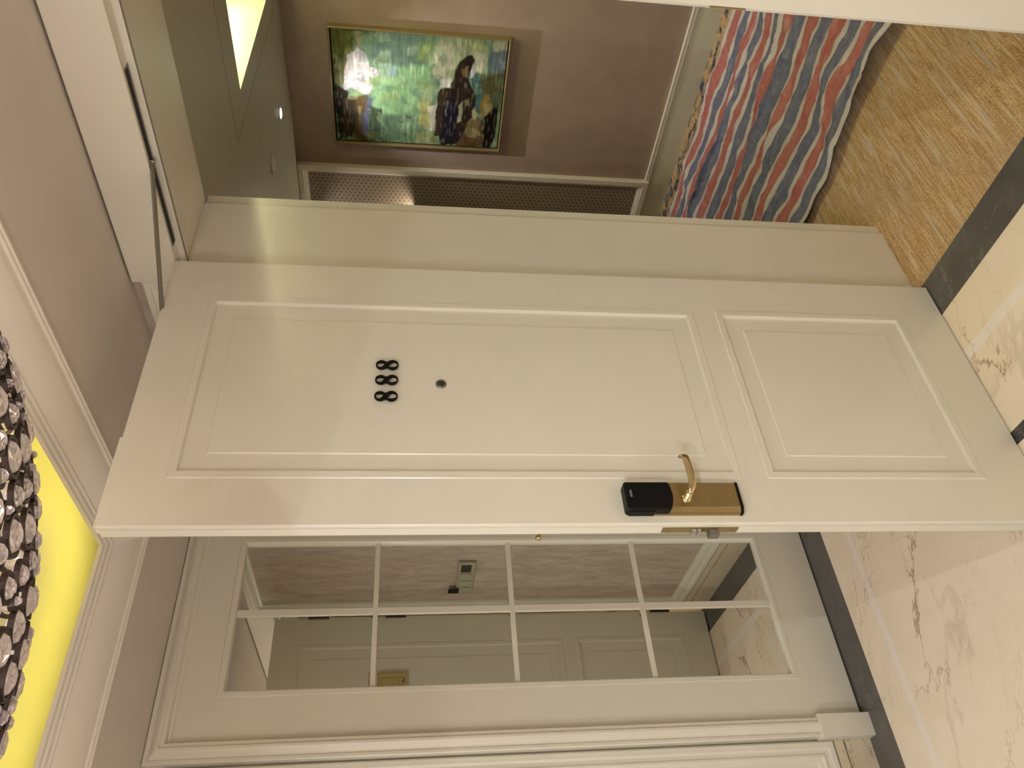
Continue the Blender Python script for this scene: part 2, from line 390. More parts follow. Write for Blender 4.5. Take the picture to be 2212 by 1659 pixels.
tb = empty('cove_lamp', (RX0+.08, RY0+.08, HZ+.15)); tag(tb, 'bright yellow lamp tubes inside the corridor ceiling recess', 'light')
for (xa, ya, xb, yb) in ((RX0+.10, RY0+.06, RX0+.10, RY1-.06), (RX0+.12, RY0+.10, RX1-.1, RY0+.10), (RX0+.12, RY1-.10, RX1-.1, RY1-.10)):
    o = MB().tube([(xa-tb.location.x, ya-tb.location.y, 0), (xb-tb.location.x, yb-tb.location.y, 0)], .016, 12).build('tube', M['cor_cove'], tb, smooth=True)

# ------------------------------------------------------------------ door frame of the entrance
RZ = 2.3535; SZ = 2.336
t1 = empty('trim_1'); tag(t1, 'white painted casing, jambs and frieze around the open doorway', 'door frame', kind='structure')
b = MB()
b.prism([(-.096, -.045), (-.089, -.045), (-.089, 0), (-.05, 0), (-.05, .288), (-.062, .290), (-.062, .342), (JL, .342), (JL, -.02), (-.096, -.02)], 0.0, SZ+.0, 'z')
b.prism([(.834, -.045), (.95, -.045), (.95, .342), (.822, .342), (.822, .290), (.81, .288), (.81, 0), (.834, 0)], 0.0, SZ, 'z')
bevel(b.build('jamb', M['door_paint'], t1), .0012)
b = MB()
b.box(-.096, -.045, SZ, -.089, 0, 2.494); b.box(.834, -.045, SZ, .95, 0, 2.494)
b.prism([(-.045, RZ), (0, RZ), (0, SZ), (.288, SZ), (.290, SZ+.012), (.342, SZ+.012), (.342, 2.49), (-.045, 2.494)], -.089, .834, 'x')
b.box(JL, 0, SZ, -.089, .342, 2.49); b.box(.834, 0, SZ, .95, .342, 2.49)
bevel(b.build('frieze', M['door_paint'], t1), .0012)
MB().box(.037, -.034, RZ-.0015, .573, -.001, RZ+.001).build('closer_track', M['steel'], t1)
MB().box(.041, -.031, RZ-.0022, .569, -.011, RZ-.001).build('track_slot', M['dark'], t1)
MB().tube([(-.05, .003, SZ-.001), (.81, .003, SZ-.001)], .0025, 8).build('weather_seal', M['rubber'], t1)
st = MB(); st.box(.8305, -.0462, .914, .8350, -.020, 1.0)
tag(st.build('strike_plate', M['brass'], t1), 'brass strike plate on the right jamb')

# thresholds handled by the floor; small baseboards
def skirt(name, parts, label):
    b = MB()
    for p in parts: b.box(*p)
    o = bevel(b.build(name, M['skirt']), .001); tag(o, label, 'baseboard', kind='structure'); return o
skirt('baseboard_entrance', [(FX0+.001, -.036, 0, -.098, FY1, .100), (FX0+.001, -.036, .106, -.098, FY1, .141), (JR+.001, -.036, 0, FX1, FY1, .100), (JR+.001, -.036, .106, FX1, FY1, .141)], 'marble skirting in two bands along the entrance wall')
skirt('baseboard_left', [(FX0, FY0, 0, -1.243, -1.093, .100), (FX0, FY0, .106, -1.243, -1.093, .141)], 'marble skirting in two bands left of the mirrored door')
cb = MB().box(CX0, CY1-.016, 0, CX1, CY1, .145); 
cb = cb.build('baseboard_far', plain('baseboard_paint', srgb(214, 212, 196), .45, var=.02)); tag(cb, 'tall grey painted baseboard under the corridor painting', 'baseboard', kind='structure')
cbc = MB()
for z0_, dz in ((.145, .012), (.160, .010)):
    cbc.box(-1.347, CY1-.022, z0_, CX1, CY1, z0_+dz)
cbc.box(-1.347, CY1-.014, .150, CX1, CY1, .168)
cbc = bevel(cbc.build('trim_5', M['paint']), .001); tag(cbc, 'slim white double bead above the corridor baseboard', 'moulding', kind='structure')

# panel frame mouldings
PROF = [(0, 0), (0, .020), (.006, .026), (.022, .026), (.024, .020), (.030, .018), (.040, .018), (.046, .023), (.052, .023), (.056, .012), (.070, .010), (.072, 0)]
o = MB().frame((0, FY1, 0), (1, 0, 0), (0, 0, 1), (0, -1, 0), (-1.235, .148, -.098, 2.470), PROF).build('trim_2', M['paint'])
tag(o, 'moulded white frame around the wallpaper panel behind the open door', 'moulding', kind='structure')
o = MB().frame((JR+.0, FY1, 0), (1, 0, 0), (0, 0, 1), (0, -1, 0), (.004, .148, 1.5, 2.470), PROF).build('trim_2', M['paint'])
tag(o, 'moulded white frame on the wall right of the doorway', 'moulding', kind='structure')
# left wall, past the mirrored door
o = MB().frame((FX0, 0, 0), (0, -1, 0), (0, 0, 1), (1, 0, 0), (1.094, .147, 2.9, 2.440), PROF).build('trim_3', M['paint'])
tag(o, 'white wall panel moulding left of the mirrored door', 'moulding', kind='structure')

# ------------------------------------------------------------------ mirrored door on the left wall
LX = -1.241
d2 = empty('door_2'); tag(d2, 'white door with eight mirror panes in the left foyer wall', 'door', kind='structure')
GY0, GY1, GZ0, GZ1 = .283, .847, .237, 2.294      # in -Y
b = MB(); O = (LX, 0, 0); U = (0, -1, 0); V = (0, 0, 1); Nn = (1, 0, 0)
L0, L1, LZ0, LZ1 = .120, 1.012, .006, 2.445
ru0, ru1, rv0, rv1 = GY0-.024, GY1+.024, GZ0-.036, GZ1+.018
def quad(bm_, u0, v0, u1, v1, h=0): bm_.add([(LX+h, -u0, v0), (LX+h, -u1, v0), (LX+h, -u1, v1), (LX+h, -u0, v1)], [(0, 1, 2, 3)])
b.frame(O, U, V, Nn, (L0, LZ0, L1, LZ1), [(0, -.018), (0, 0), (.002, 0)])
for q in ((L0+.002, LZ0+.002, L1-.002, rv0), (L0+.002, rv1, L1-.002, LZ1-.002), (L0+.002, rv0, ru0, rv1), (ru1, rv0, L1-.002, rv1)): quad(b, *q)
b.frame(O, U, V, Nn, (ru0, rv0, ru1, rv1), [(0, 0), (.003, .003), (.018, .003), (.0215, 0), (.0235, -.0172)])
body = b.build('frame', M['door_paint'], d2)
mu = MB(); MY = .565
mu.box(LX-.0195, -MY-.0106, GZ0-.014, LX-.0105, -MY+.0150, GZ1-.005)
for zc in (1.785, 1.266, .750):
    mu.box(LX-.0195, -(GY1+.002), zc-.0092, LX-.0107, -(GY0-.002), zc+.0095)
bevel(mu.build('glazing_bars', M['door_paint'], d2), .0012)
zs = [GZ0-.014, .750, 1.266, 1.785, GZ1-.004]
for i in range(4):
    for (ya, yb) in ((GY0-.002, MY-.012), (MY+.008, GY1+.002)):
        za, zb = zs[i]+(.009 if i else 0), zs[i+1]-(.009 if i < 3 else 0)
        p = MB().frame((LX-.0172, 0, 0), U, V, Nn, (ya, za, yb, zb), [(0, -.003), (0, 0), (.006, .0003)], fill=True)
        p.build('mirror_pane', M['mirror'], d2)
# casing around it, with plinth block
t = empty('trim_7'); tag(t, 'stepped white casing and plinth block around the mirrored door', 'door frame', kind='structure')
CP = [(0, -.062), (0, -.014), (.003, -.010), (.012, -.010), (.016, -.014), (.030, -.004), (.040, 0), (.048, 0), (.051, -.008), (.0635, -.008), (.0665, -.030), (.074, -.034), (.080, -.046), (.080, -.062)]
CP = [(a_, -.0+h_+0) for a_, h_ in CP]
casX = -1.198
yo, yi = 1.087, 1.008
def casing():
    v = []; f = []; n = len(CP)
    # path: bottom outer(left) -> top -> other side; u positions outer
    for (which) in range(4):
        for a_, h_ in CP:
            if which == 0: u, z = yo-a_, .199
            elif which == 1: u, z = yo-a_, 2.4995-a_*.93
            elif which == 2: u, z = .045+a_, 2.4995-a_*.93
            else: u, z = .045+a_, .199
            v.append((casX+h_, -u, z))
    for s_ in range(3):
        for k in range(n-1):
            f.append((s_*n+k, s_*n+k+1, (s_+1)*n+k+1, (s_+1)*n+k))
    for s_ in (0, 3): f.append(tuple(s_*n+k for k in range(n)))
    return mesh_obj('casing', v, f, M['door_paint'], t)
casing()
for ya in (1.013, .042):
    bevel(MB().box(FX0, -(ya+.080), 0.0, -1.194, -ya, .199).build('plinth_block', M['door_paint'], t), .0015)

# ------------------------------------------------------------------ open entrance door "888"
TH = .007885; DW = .8694; DH = 2.350; DB = .006
d1 = empty('door_1', (0, -.0512, 0)); tag(d1, 'open white panelled entrance door numbered 888 with a brass card lock', 'door', kind='structure')
dd = Vector((-math.sin(TH), -math.cos(TH), 0)); dn = Vector((math.cos(TH), -math.sin(TH), 0))
def D(s_, z, off=0.0): q = dd*s_ + dn*off; return Vector((q.x, q.y, z))
def dmb(mb): return mb.xf(lambda v: D(v.x, v.z, v.y))     # local x = along leaf, y = out of the 888 face, z up
PD = [(0, 0), (.0024, .0024), (.0195, .0024), (.0225, -.0082), (.0750, -.0082), (.0775, -.0058)]
TK = .045
b = MB()
def facebuild(y, sgn, xa, xb):
    P1 = (.142, .832, .7425, 2.229); P2 = (.138, .154, .741, .763)
    def q(u0, v0, u1, v1): b.add([(u0, y, v0), (u1, y, v0), (u1, y, v1), (u0, y, v1)], [(0, 1, 2, 3)])
    for r_ in ((xa, DB, xb, P2[1]), (xa, P2[3], xb, P1[1]), (xa, P1[3], xb, DH), (xa, P2[1], P2[0], P2[3]), (P2[2], P2[1], xb, P2[3]), (xa, P1[1], P1[0], P1[3]), (P1[2], P1[1], xb, P1[3])): q(*r_)
    for P in (P1, P2): b.frame((0, y, 0), (1, 0, 0), (0, 0, 1), (0, sgn, 0), P, PD, fill=True)
facebuild(0, 1, 0, DW-.003); facebuild(-TK, -1, 0, DW)
sec = [(0, 0), (DW-.003, 0), (DW, -.003), (DW, -.0115), (DW-.003, -.012), (DW-.003, -.0155), (DW, -.016), (DW, -TK), (0, -TK)]
n = len(sec); v = [(p, q, z) for z in (DB, DH) for p, q in sec]
f = [(i, (i+1) % n, n+(i+1) % n, n+i) for i in range(n) if i not in (0, 7)] + [tuple(range(n)), tuple(range(n, 2*n))]
b.add(v, f)
b.box(.627, -.030, DH-.001, DW-.001, -.001, DH+.006)
dmb(b); b.build('leaf', M['door_paint'], d1, fix=False)

# room number: three figure eights
def eight(sc, zc):
    cu = bpy.data.curves.new('figure', 'CURVE'); cu.dimensions = '2D'; cu.fill_mode = 'BOTH'; cu.extrude = .0028
    def spl(pts):
        sp = cu.splines.new('POLY'); sp.points.add(len(pts)-1); sp.use_cyclic_u = True
        for p_, (x, y) in zip(sp.points, pts): p_.co = (x, y, 0, 1)
    # x grows to the viewer's right, outer outline = two round lobes joined at a slanted waist
    def lobe(cx, cy, rx, ry, t0, t1, k=26): return [(cx+rx*math.cos(math.radians(t0+(t1-t0)*i/k)), cy+ry*math.sin(math.radians(t0+(t1-t0)*i/k))) for i in range(k+1)]
    spl(lobe(0.0, .0148, .0150, .0152, -48, 228) + lobe(.0002, -.0140, .0162, .0160, 132, 408))
    def drop(cx, cy, rx, ry, ang, tp, k=40):
        o_ = []
        for i in range(k):
            t_ = 2*math.pi*i/k; x = rx*math.cos(t_); y = ry*math.sin(t_)*(1-tp*math.cos(t_)); a_ = math.radians(ang)
            o_.append((cx+x*math.cos(a_)-y*math.sin(a_), cy+x*math.sin(a_)+y*math.cos(a_)))
        return o_[::-1]
    spl(drop(.0006, .0160, .0102, .0078, -62, .38)); spl(drop(-.0008, -.0150, .0120, .0084, 118, .40))
    ob = bpy.data.objects.new('tmp', cu); COL.objects.link(ob); bpy.context.view_layer.update()
    me = bpy.data.meshes.new_from_object(ob.evaluated_get(bpy.context.evaluated_depsgraph_get())); bpy.data.objects.remove(ob)
    # leaf coordinate s grows to the viewer's left
    for v_ in me.vertices: x, y, z = v_.co; v_.co = D(sc-x, zc+y, z+.0029)
    me.materials.clear(); me.materials.append(M['digit']); me.name = 'number_figure'
    o_ = bpy.data.objects.new('number_figure', me); COL.objects.link(o_); o_.parent = d1
for sc in (.3855, .4375, .4925): eight(sc, 1.7345)
pe = MB().lathe([(.0145, -.006), (.0145, -.0045), (.013, -.002), (.0105, -.002), (.010, -.003), (.0, -.003)], (0, 0, 0), 28, axis=(0, 1, 0))
pe.xf(lambda v: D(.4425+v.x, 1.5915+v.z, v.y+.0000+.001)); o = pe.build('peephole', M['steel'], d1, smooth=False)
pg = MB().lathe([(.0098, -.0045), (.0090, -.0015), (.005, -.0003), (.001, 0)], (0, 0, 0), 24, axis=(0, 1, 0)); pg.xf(lambda v: D(.4425+v.x, 1.5915+v.z, v.y)); pg.build('lens', M['lcd'], o, smooth=True)

# lockset
ls = MB().prism([(.764, .0), (.764, .017), (.767, .020), (.834, .020), (.846, .014), (.848, .006), (.848, 0)], .868, 1.150, 'z')
dmb(ls); lock = bevel(ls.build('lock_plate', M['brass'], d1), .0008); tag(lock, 'brushed brass lock plate')
c = MB().prism([(.7635, 0), (.7635, .0185), (.767, .0212), (.835, .0212), (.847, .015), (.849, .006), (.849, 0)], .861, .868, 'z'); dmb(c); bevel(c.build('end_cap', M['black'], lock), .001)
# card reader: rounded block with a curved lower edge
b = MB(); poly = []
x0_, x1_, zt = .772, .8475, 1.157
for i in range(7): a_ = math.pi/2*i/6; poly.append((x1_-.008+.008*math.sin(a_+0), zt-.008+.008*math.cos(a_)))
for i in range(9): tq = i/8; poly.append((x1_-.0-(x1_-x0_)*tq, 1.052 - .012*math.sin(math.pi*(.12+.76*tq)) - .004*tq))
for i in range(7): a_ = math.pi/2*i/6; poly.append((x0_+.006-.006*math.cos(a_), zt-.006+.006*math.sin(a_)))
b.prism([(p, q) for p, q in poly], .0, .034, 'y'); dmb(b); rd = bevel(b.build('card_reader', M['black'], lock), .004, 3)
b = MB().box(.835, 0, 1.085, .8495, .024, 1.150); dmb(b); bevel(b.build('reader_side', M['black'], lock), .003)
b = MB().box(.796, .0335, 1.140, .815, .0347, 1.1455); dmb(b); b.build('indicator', M['window'], rd)
# lever handle
b = MB(); b.lathe([(.0125, .018), (.0125, .023), (.0115, .0245), (.0085, .0245), (.0080, .050)], (0, 0, 0), 20, axis=(0, 1, 0)); b.xf(lambda v: Vector((v.x+.8115, v.y, v.z+1.0015)))
pth = [(.8125, .044, 1.0012), (.8105, .049, .9995), (.805, .0535, .9965), (.795, .0562, .9930), (.783, .0572, .9912), (.765, .0575, .9908), (.740, .0575, .9918), (.717, .0575, .9938), (.709, .0555, .9948), (.7035, .0490, .9970), (.7025, .037, 1.000)]
fl_ = [(.0065, .0065), (.0068, .0078), (.0058, .0090), (.0044, .0097), (.0038, .0098), (.0036, .0098), (.0036, .0098), (.0036, .0098), (.0036, .0096), (.0032, .0088), (.0022, .0070)]
b.tube(pth, 0, 16, flat=fl_, up=(0, 0, 1)); dmb(b); b.build('lever_handle', M['brass_bright'], lock, smooth=True)
# latch on the edge
b = MB().box(DW-.0005, -.041, .870, DW+.0016, -.0175, 1.062); dmb(b); ep = b.build('latch_plate', M['brass'], d1)
b = MB().box(DW, -.038, .967, DW+.012, -.020, .975); b.box(DW, -.038, .979, DW+.012, -.020, .989); b.box(DW, -.036, .966, DW+.006, -.022, .990); dmb(b); bevel(b.build('latch_bolt', M['chrome'], ep), .001)
b = MB().box(DW, -.033, .954, DW+.006, -.026, .960); dmb(b); b.build('latch_pin', M['steel'], ep)
b = MB().box(DW, -.042, .921, DW+.019, -.021, .946); dmb(b); bevel(b.build('dead_bolt', M['steel'], ep), .001)
for zc in (.885, 1.045):
    b = MB().lathe([(.003, DW+.0018), (.0025, DW+.0022), (.001, DW+.0018)], (0, 0, 0), 12, axis=(1, 0, 0)); b.xf(lambda v: Vector((v.x, v.y-.029, v.z+zc))); dmb(b); b.build('screw', M['brass'], ep)
# closer arm, from the track in the frame to the top of the leaf
b = MB(); A = Vector((.318, -.028, RZ-.004)) - d1.location; B = D(.196, DH-.001, -.010)
b.tube([A, A.lerp(B, .5), B], 0, 4, flat=[(.0105, .0065)]*3); o = bevel(b.build('closer_arm', M['steel'], d1), .0008); tag(o, 'grey steel closer arm')
b = MB().lathe([(.006, -.008), (.006, .002), (.004, .003)], A, 14); b.build('pivot', M['chrome'], o)
b = MB().lathe([(.007, -.004), (.007, .003), (.004, .005)], B, 14); b.build('pivot', M['black'], o)
# hinges on the far edge
for zc in (2.125, 1.722, .264):
    b = MB(); b.tube([D(-.004, zc-.053, -TK-.005), D(-.004, zc+.053, -TK-.005)], .0075, 12)
    b.add([D(s_, z_, o_) for z_ in (zc-.05, zc+.05) for s_, o_ in ((-.002, -TK-.006), (-.002, -.02), (.001, -.02), (.001, -TK-.006))], [(0, 1, 2, 3), (7, 6, 5, 4), (0, 4, 5, 1), (1, 5, 6, 2), (2, 6, 7, 3), (3, 7, 4, 0)])
    for dz in (-.053, -.020, .020, .053): b.tube([D(-.004, zc+dz-.0012, -TK-.005), D(-.004, zc+dz+.0012, -TK-.005)], .0084, 12)
    b.build('hinge', M['bronze'], d1)
# fire escape plan and guard on the room side
b = MB().box(.292, -TK-.004, 1.655, .520, -TK-.0005, 1.812); dmb(b); pl = bevel(b.build('escape_plan', M['gold_plate'], d1), .0006)
b = MB()
def rl(u0, v0, u1, v1, t_=.0012):
    for q in ((u0, v0, u1, v0+t_), (u0, v1-t_, u1, v1), (u0, v0, u0+t_, v1), (u1-t_, v0, u1, v1)): b.box(q[0], -TK-.0046, q[1], q[2], -TK-.0039, q[3])
rl(.300, 1.663, .512, 1.804); rl(.325, 1.672, .375, 1.714); rl(.375, 1.672, .43, 1.714); rl(.325, 1.73, .40, 1.79); rl(.34, 1.68, .36, 1.700)
b.prism([(.318, 1.676), (.350, 1.680), (.350, 1.672)], -TK-.0047, -TK-.0039, 'y'); dmb(b); b.build('plan_lines', M['line'], pl)
b = MB(); b.tube([(.845, -TK+.001, 1.352), (.845, -TK-.060, 1.352)], .0038, 12); b.lathe([(.003, .0), (.0065, .004), (.0082, .009), (.0065, .014), (.002, .017)], (.845, -TK-.055, 1.352), 16, axis=(0, -1, 0))
b.lathe([(.014, 0), (.013, .003), (.006, .005)], (.845, -TK, 1.352), 18, axis=(0, -1, 0)); dmb(b); o = b.build('guard_stud', M['brass_bright'], d1, smooth=True)

# ------------------------------------------------------------------ switch plate on the entrance wall (seen in the mirror)
sw = empty('switch_panel', (-.455, FY1, 1.375)); tag(sw, 'beige key card switch panel on the mottled wallpaper, seen in the mirror', 'switch')
bevel(MB().box(-.160, -.012, -.042, .160, -.0005, .042).build('plate', M['switch'], sw), .003)
MB().box(-.135, -.0135, -.022, -.060, -.011, .028).build('display', M['lcd'], sw)
for xa in (-.045, .030): bevel(MB().box(xa, -.0165, -.030, xa+.060, -.011, .030).build('button', M['switch'], sw), .002)
bevel(MB().box(.105, -.016, -.030, .150, -.011, .030).build('card_slot', M['switch'], sw), .002)
kc = MB().box(.108, -.0165, .020, .112, -.045, .075); kc = bevel(MB().box(.106, -.024, .028, .150, -.020, .082).build('key_card', M['black'], None), .001)
kc.location = sw.location; tag(kc, 'dark key card standing in the switch panel', 'card')

# ------------------------------------------------------------------ corridor: frame panel, painting, lamps
pn = empty('trim_8'); tag(pn, 'white frame with ring patterned wallpaper panel at the corridor end', 'wall panel', kind='structure')
FP = [(0, 0), (0, .030), (.004, .034), (.034, .034), (.036, .026), (.048, .024), (.050, .014), (.060, .012), (.060, 0)]
MB().frame((0, CY1, 0), (1, 0, 0), (0, 0, 1), (0, -1, 0), (-2.55, .1455, -1.347, 2.382), FP).build('frame', M['paint'], pn)
MB().box(-2.495, CY1-.006, .2, -1.402, CY1-.001, 2.33).build('panel', M['rings'], pn)

def lerp3(a_, b_, t_): return tuple(a_[i]+(b_[i]-a_[i])*t_ for i in range(3))
def painting():
    PX0, PX1, PZ0, PZ1 = -1.176, -.462, 1.146, 2.143
    p = empty('wall_painting', ((PX0+PX1)/2, CY1, PZ0)); tag(p, 'large green and black abstract painting in a slim champagne frame', 'painting')
    W_ = PX1-PX0; H_ = PZ1-PZ0
    fr = MB().frame((-W_/2, -.001, 0), (1, 0, 0), (0, 0, 1), (0, -1, 0), (0, 0, W_, H_), [(0, 0), (0, .042), (.002, .044), (.008, .044), (.010, .040), (.010, .012), (.010, 0)])
    fr.build('frame', M['champagne'], p)
    MB().box(-W_/2+.009, -.020, .009, W_/2-.009, -.002, H_-.009).build('backing', M['black'], p)
    # canvas with painted colours
    nu, nv = 190, 270; u0, u1, v0, v1 = .017, W_-.017, .017, H_-.017
    # features traced in canvas space: (x right 0..1, y down 0..1)
    def cv(zx, zy):
        fx = (zx-382)/1160.0; yb = 935+(zx-400)*.050; yt = 187+(zx-365)*.064
        return ((yb-zy)/(yb-yt), fx)
    F = [  # colour, polygon, edge softness, brush
     ((112,148,104), [(365,180),(1570,255),(1510,1000),(390,935)], .02),
     ((96,128,104), [(600,200),(980,215),(1040,420),(640,430)], .06),
     ((128,178,116), [(640,420),(1040,420),(1000,760),(640,760)], .07),
     ((118,164,104), [(740,520),(900,520),(860,740),(740,740)], .05),
     ((134,172,168), [(690,395),(800,420),(800,500),(700,500)], .03),
     ((84,118,82), [(700,760),(930,760),(930,960),(700,950)], .05),
     ((132,160,82), [(940,375),(1020,245),(1045,300),(985,370),(955,410)], .015),
     ((148,160,116), [(1060,240),(1420,260),(1400,400),(1080,420)], .05),
     ((174,182,146), [(1060,300),(1180,280),(1210,420),(1180,520),(1050,480)], .03),
     ((200,202,184), [(1090,500),(1180,500),(1180,575),(1100,570)], .02),
     ((150,176,120), [(990,560),(1070,540),(1040,640),(960,650)], .03),
     ((166,168,92), [(960,660),(1040,650),(1060,870),(975,850)], .02),
     ((130,140,84), [(930,870),(1110,880),(1100,970),(940,965)], .03),
     ((196,192,170), [(1030,690),(1085,680),(1085,870),(1045,870)], .012),
     ((110,116,52), [(365,185),(530,195),(520,350),(370,370)], .03),
     ((150,150,116), [(530,195),(590,200),(570,330),(535,300)], .02),
     ((104,106,60), [(370,350),(500,340),(450,540),(378,545)], .03),
     ((204,198,192), [(485,350),(540,330),(548,300),(600,350),(615,430),(690,440),(690,480),(622,500),(635,570),(606,625),(560,600),(500,570),(440,590),(440,560),(452,480)], .012),
     ((94,76,42), [(480,620),(600,620),(600,945),(480,940)], .02),
     ((42,38,30), [(378,540),(470,590),(490,800),(440,930),(395,930)], .02),
     ((70,60,40), [(440,640),(520,640),(540,760),(470,930),(430,900)], .03),
     ((86,92,116), [(600,640),(645,640),(620,760),(600,900),(550,900),(570,780)], .02),
     ((62,80,52), [(620,700),(700,720),(700,945),(610,940)], .03),
     ((128,120,70), [(540,690),(565,690),(560,760),(545,760)], .01),
     ((96,112,124), [(1430,300),(1560,300),(1545,470),(1440,480)], .04),
     ((168,168,132), [(1460,262),(1560,262),(1560,320),(1470,330)], .03),
     ((64,104,104), [(1300,460),(1420,470),(1420,740),(1370,740),(1340,600)], .02),
     ((176,178,152), [(1330,320),(1420,380),(1420,470),(1340,460)], .02),
     ((176,178,190), [(1318,400),(1345,420),(1335,500),(1310,500)], .012),
     ((86,86,48), [(1390,480),(1550,470),(1530,730),(1400,700)], .04),
     ((138,112,48), [(1400,600),(1460,610),(1480,740),(1420,790),(1395,700)], .02),
     ((96,68,30), [(1270,790),(1430,780),(1430,990),(1240,985)], .03),
     ((134,110,58), [(1300,760),(1400,760),(1400,900),(1330,860)], .02),
     ((18,14,10), [(1430,770),(1500,690),(1520,720),(1505,1000),(1430,990)], .015),
     ((44,32,24), [(1285,362),(1310,352),(1328,382),(1318,430),(1300,470),(1300,520),(1345,590),(1368,690),(1340,760),(1310,830),(1245,975),(1130,970),(1120,905),(1078,905),(1086,650),(1112,580),(1180,572),(1195,470),(1225,400)], .008),
     ((60,46,32), [(1095,600),(1160,590),(1150,900),(1085,900)], .015),
     ((104,78,42), [(1240,440),(1285,430),(1290,490),(1250,500)], .012),
     ((128,112,62), [(1272,420),(1300,415),(1292,500),(1276,490)], .008),
     ((24,24,38), [(1145,640),(1235,640),(1225,970),(1130,965)], .012),
     ((150,146,104), [(1235,690),(1270,650),(1272,790),(1235,810)], .008),
     ((120,112,66), [(1275,650),(1310,640),(1320,690),(1290,700)], .01),
     ((172,170,120), [(1338,720),(1372,700),(1370,770),(1340,780)], .008),
     ((130,130,140), [(1150,655),(1160,655),(1158,760),(1150,760)], .006)]
    polys = [(c_, [cv(*q) for q in pp], s_) for c_, pp, s_ in F]
    def sd(poly, x, y):
        ins = False; dm = 9; k = len(poly)
        for i in range(k):
            ax, ay = poly[i]; bx, by = poly[(i+1) % k]
            if (ay > y) != (by > y) and x < (bx-ax)*(y-ay)/(by-ay)+ax: ins = not ins
            ex, ey = (bx-ax), (by-ay)*1.4; px_, py_ = x-ax, (y-ay)*1.4
            t_ = max(0, min(1, (px_*ex+py_*ey)/(ex*ex+ey*ey+1e-9))); dm = min(dm, math.hypot(px_-ex*t_, py_-ey*t_))
        return dm if ins else -dm
    bb = [(min(q[0] for q in pp)-.08, max(q[0] for q in pp)+.08, min(q[1] for q in pp)-.08, max(q[1] for q in pp)+.08) for _, pp, _ in polys]
    verts = []; cols = []
    for j in range(nv+1):
        for i in range(nu+1):
            x = i/nu; y = j/nv
            verts.append((-W_/2+u0+(u1-u0)*x, -.0225, v1-(v1-v0)*y))
            n1 = noise.noise(Vector((x*9, y*13, 1.3))); n2 = noise.noise(Vector((x*9, y*13, 7.7)))
            n3 = noise.noise(Vector((x*26, y*36, 3.1))); n4 = noise.noise(Vector((x*13, y*80, 5.1))); n5 = noise.noise(Vector((x*5, y*60, 9.1)))
            wx = x+n1*.020+n3*.009; wy = y+n2*.014+n3*.004+n4*.003
            c_ = (112, 148, 104)
            for (pc, pp, s_), q in zip(polys, bb):
                if wx < q[0] or wx > q[1] or wy < q[2] or wy > q[3]: continue
                d_ = sd(pp, wx, wy)+n3*s_*.5
                t_ = max(0, min(1, .5+d_/s_)); t_ = t_*t_*(3-2*t_)
                if t_ > 0: c_ = lerp3(c_, pc, t_)
            if 60 < sum(c_)/3 < 200:
                hs = noise.noise(Vector((x*11+n3*.6, y*15+n1*.5, 44))); ht = noise.noise(Vector((x*8, y*9, 61)))
                if hs > .16: c_ = lerp3(c_, (172, 196, 150), min(1, (hs-.16)*6)*.34)
                elif hs < -.20: c_ = lerp3(c_, (74, 108, 96), min(1, (-hs-.20)*6)*.32)
                if ht > .25: c_ = lerp3(c_, (140, 164, 84), min(1, (ht-.25)*8)*.35)
            elif sum(c_)/3 <= 60 and n4 > .18: c_ = lerp3(c_, (120, 112, 88), min(1, (n4-.18)*5)*.55)
            k_ = 1+.15*n4+.13*noise.noise(Vector((x*15, y*15, 2)))+.10*n5
            if noise.noise(Vector((x*4, y*5, 20))) > .12 and n5 > .22: k_ *= 1.12
            gm = sum(c_)/3; c_ = tuple(q+(gm-q)*.20 for q in c_)
            cl = srgb(*[max(2, min(250, q*k_)) for q in c_]); cols.append(cl)
    faces = [(j*(nu+1)+i, (j+1)*(nu+1)+i, (j+1)*(nu+1)+i+1, j*(nu+1)+i+1) for j in range(nv) for i in range(nu)]
    o = mesh_obj('canvas', verts, faces, M['canvas'], p, fix=False)
    ca = o.data.color_attributes.new('paint', 'FLOAT_COLOR', 'POINT')
    for k, cl in enumerate(cols): ca.data[k].color = cl
M['champagne'] = plain('champagne_frame', srgb(178, 160, 118), .38, .6)
painting()

def downlight(x, y, z, r_, label, watts, color, spot=1.5, blend=.6, aim=None, cat='light', grp=None):
    e = empty('downlight', (x, y, z)); tag(e, label, cat, grp)
    MB().lathe([(r_+.010, 0), (r_+.010, -.003), (r_, -.004), (r_, 0)], (0, 0, 0), 32).build('rim', M['white_plastic'], e, smooth=False)
    MB().lathe([(r_-.001, -.0045), (r_-.002, -.006)], (0, 0, 0), 24).build('lens', M['lamp_disc'], e)
    ld = bpy.data.lights.new('lamp', 'SPOT'); ld.energy = watts; ld.color = color; ld.spot_size = spot; ld.spot_blend = blend; ld.shadow_soft_size = .012
    lo = bpy.data.objects.new('lamp', ld); COL.objects.link(lo); lo.parent = e; lo.location = (0, 0, -.02)
    if aim: lo.rotation_euler = Vector(aim).to_track_quat('-Z', 'Y').to_euler()
    return e
downlight(-.80, 2.055, HZ, .027, 'small bright downlight in the corridor ceiling above the painting', COR_SPOT_W, COR_SPOT_C, 1.36, 1.0, (-.02, .335, -1))
downlight(-1.74, 2.15, HZ, .027, 'downlight over the ring patterned panel, beyond the jamb', COR_SPOT_W*.06, (1, .92, .9), 2.2, .6, (.0, .15, -1))
downlight(.27, 2.10, HZ, .027, 'small bright downlight in the corridor ceiling to the right of the painting', COR_SPOT_W*.5, COR_SPOT_C, 1.5, 1.0, (0, .34, -1))
sd_ = MB().lathe([(.044, 0), (.044, -.006), (.038, -.012), (.012, -.014)], (-.848, 1.652, HZ), 32).build('smoke_detector', M['white_plastic'])
tag(sd_, 'small round white detector on the corridor ceiling', 'detector')
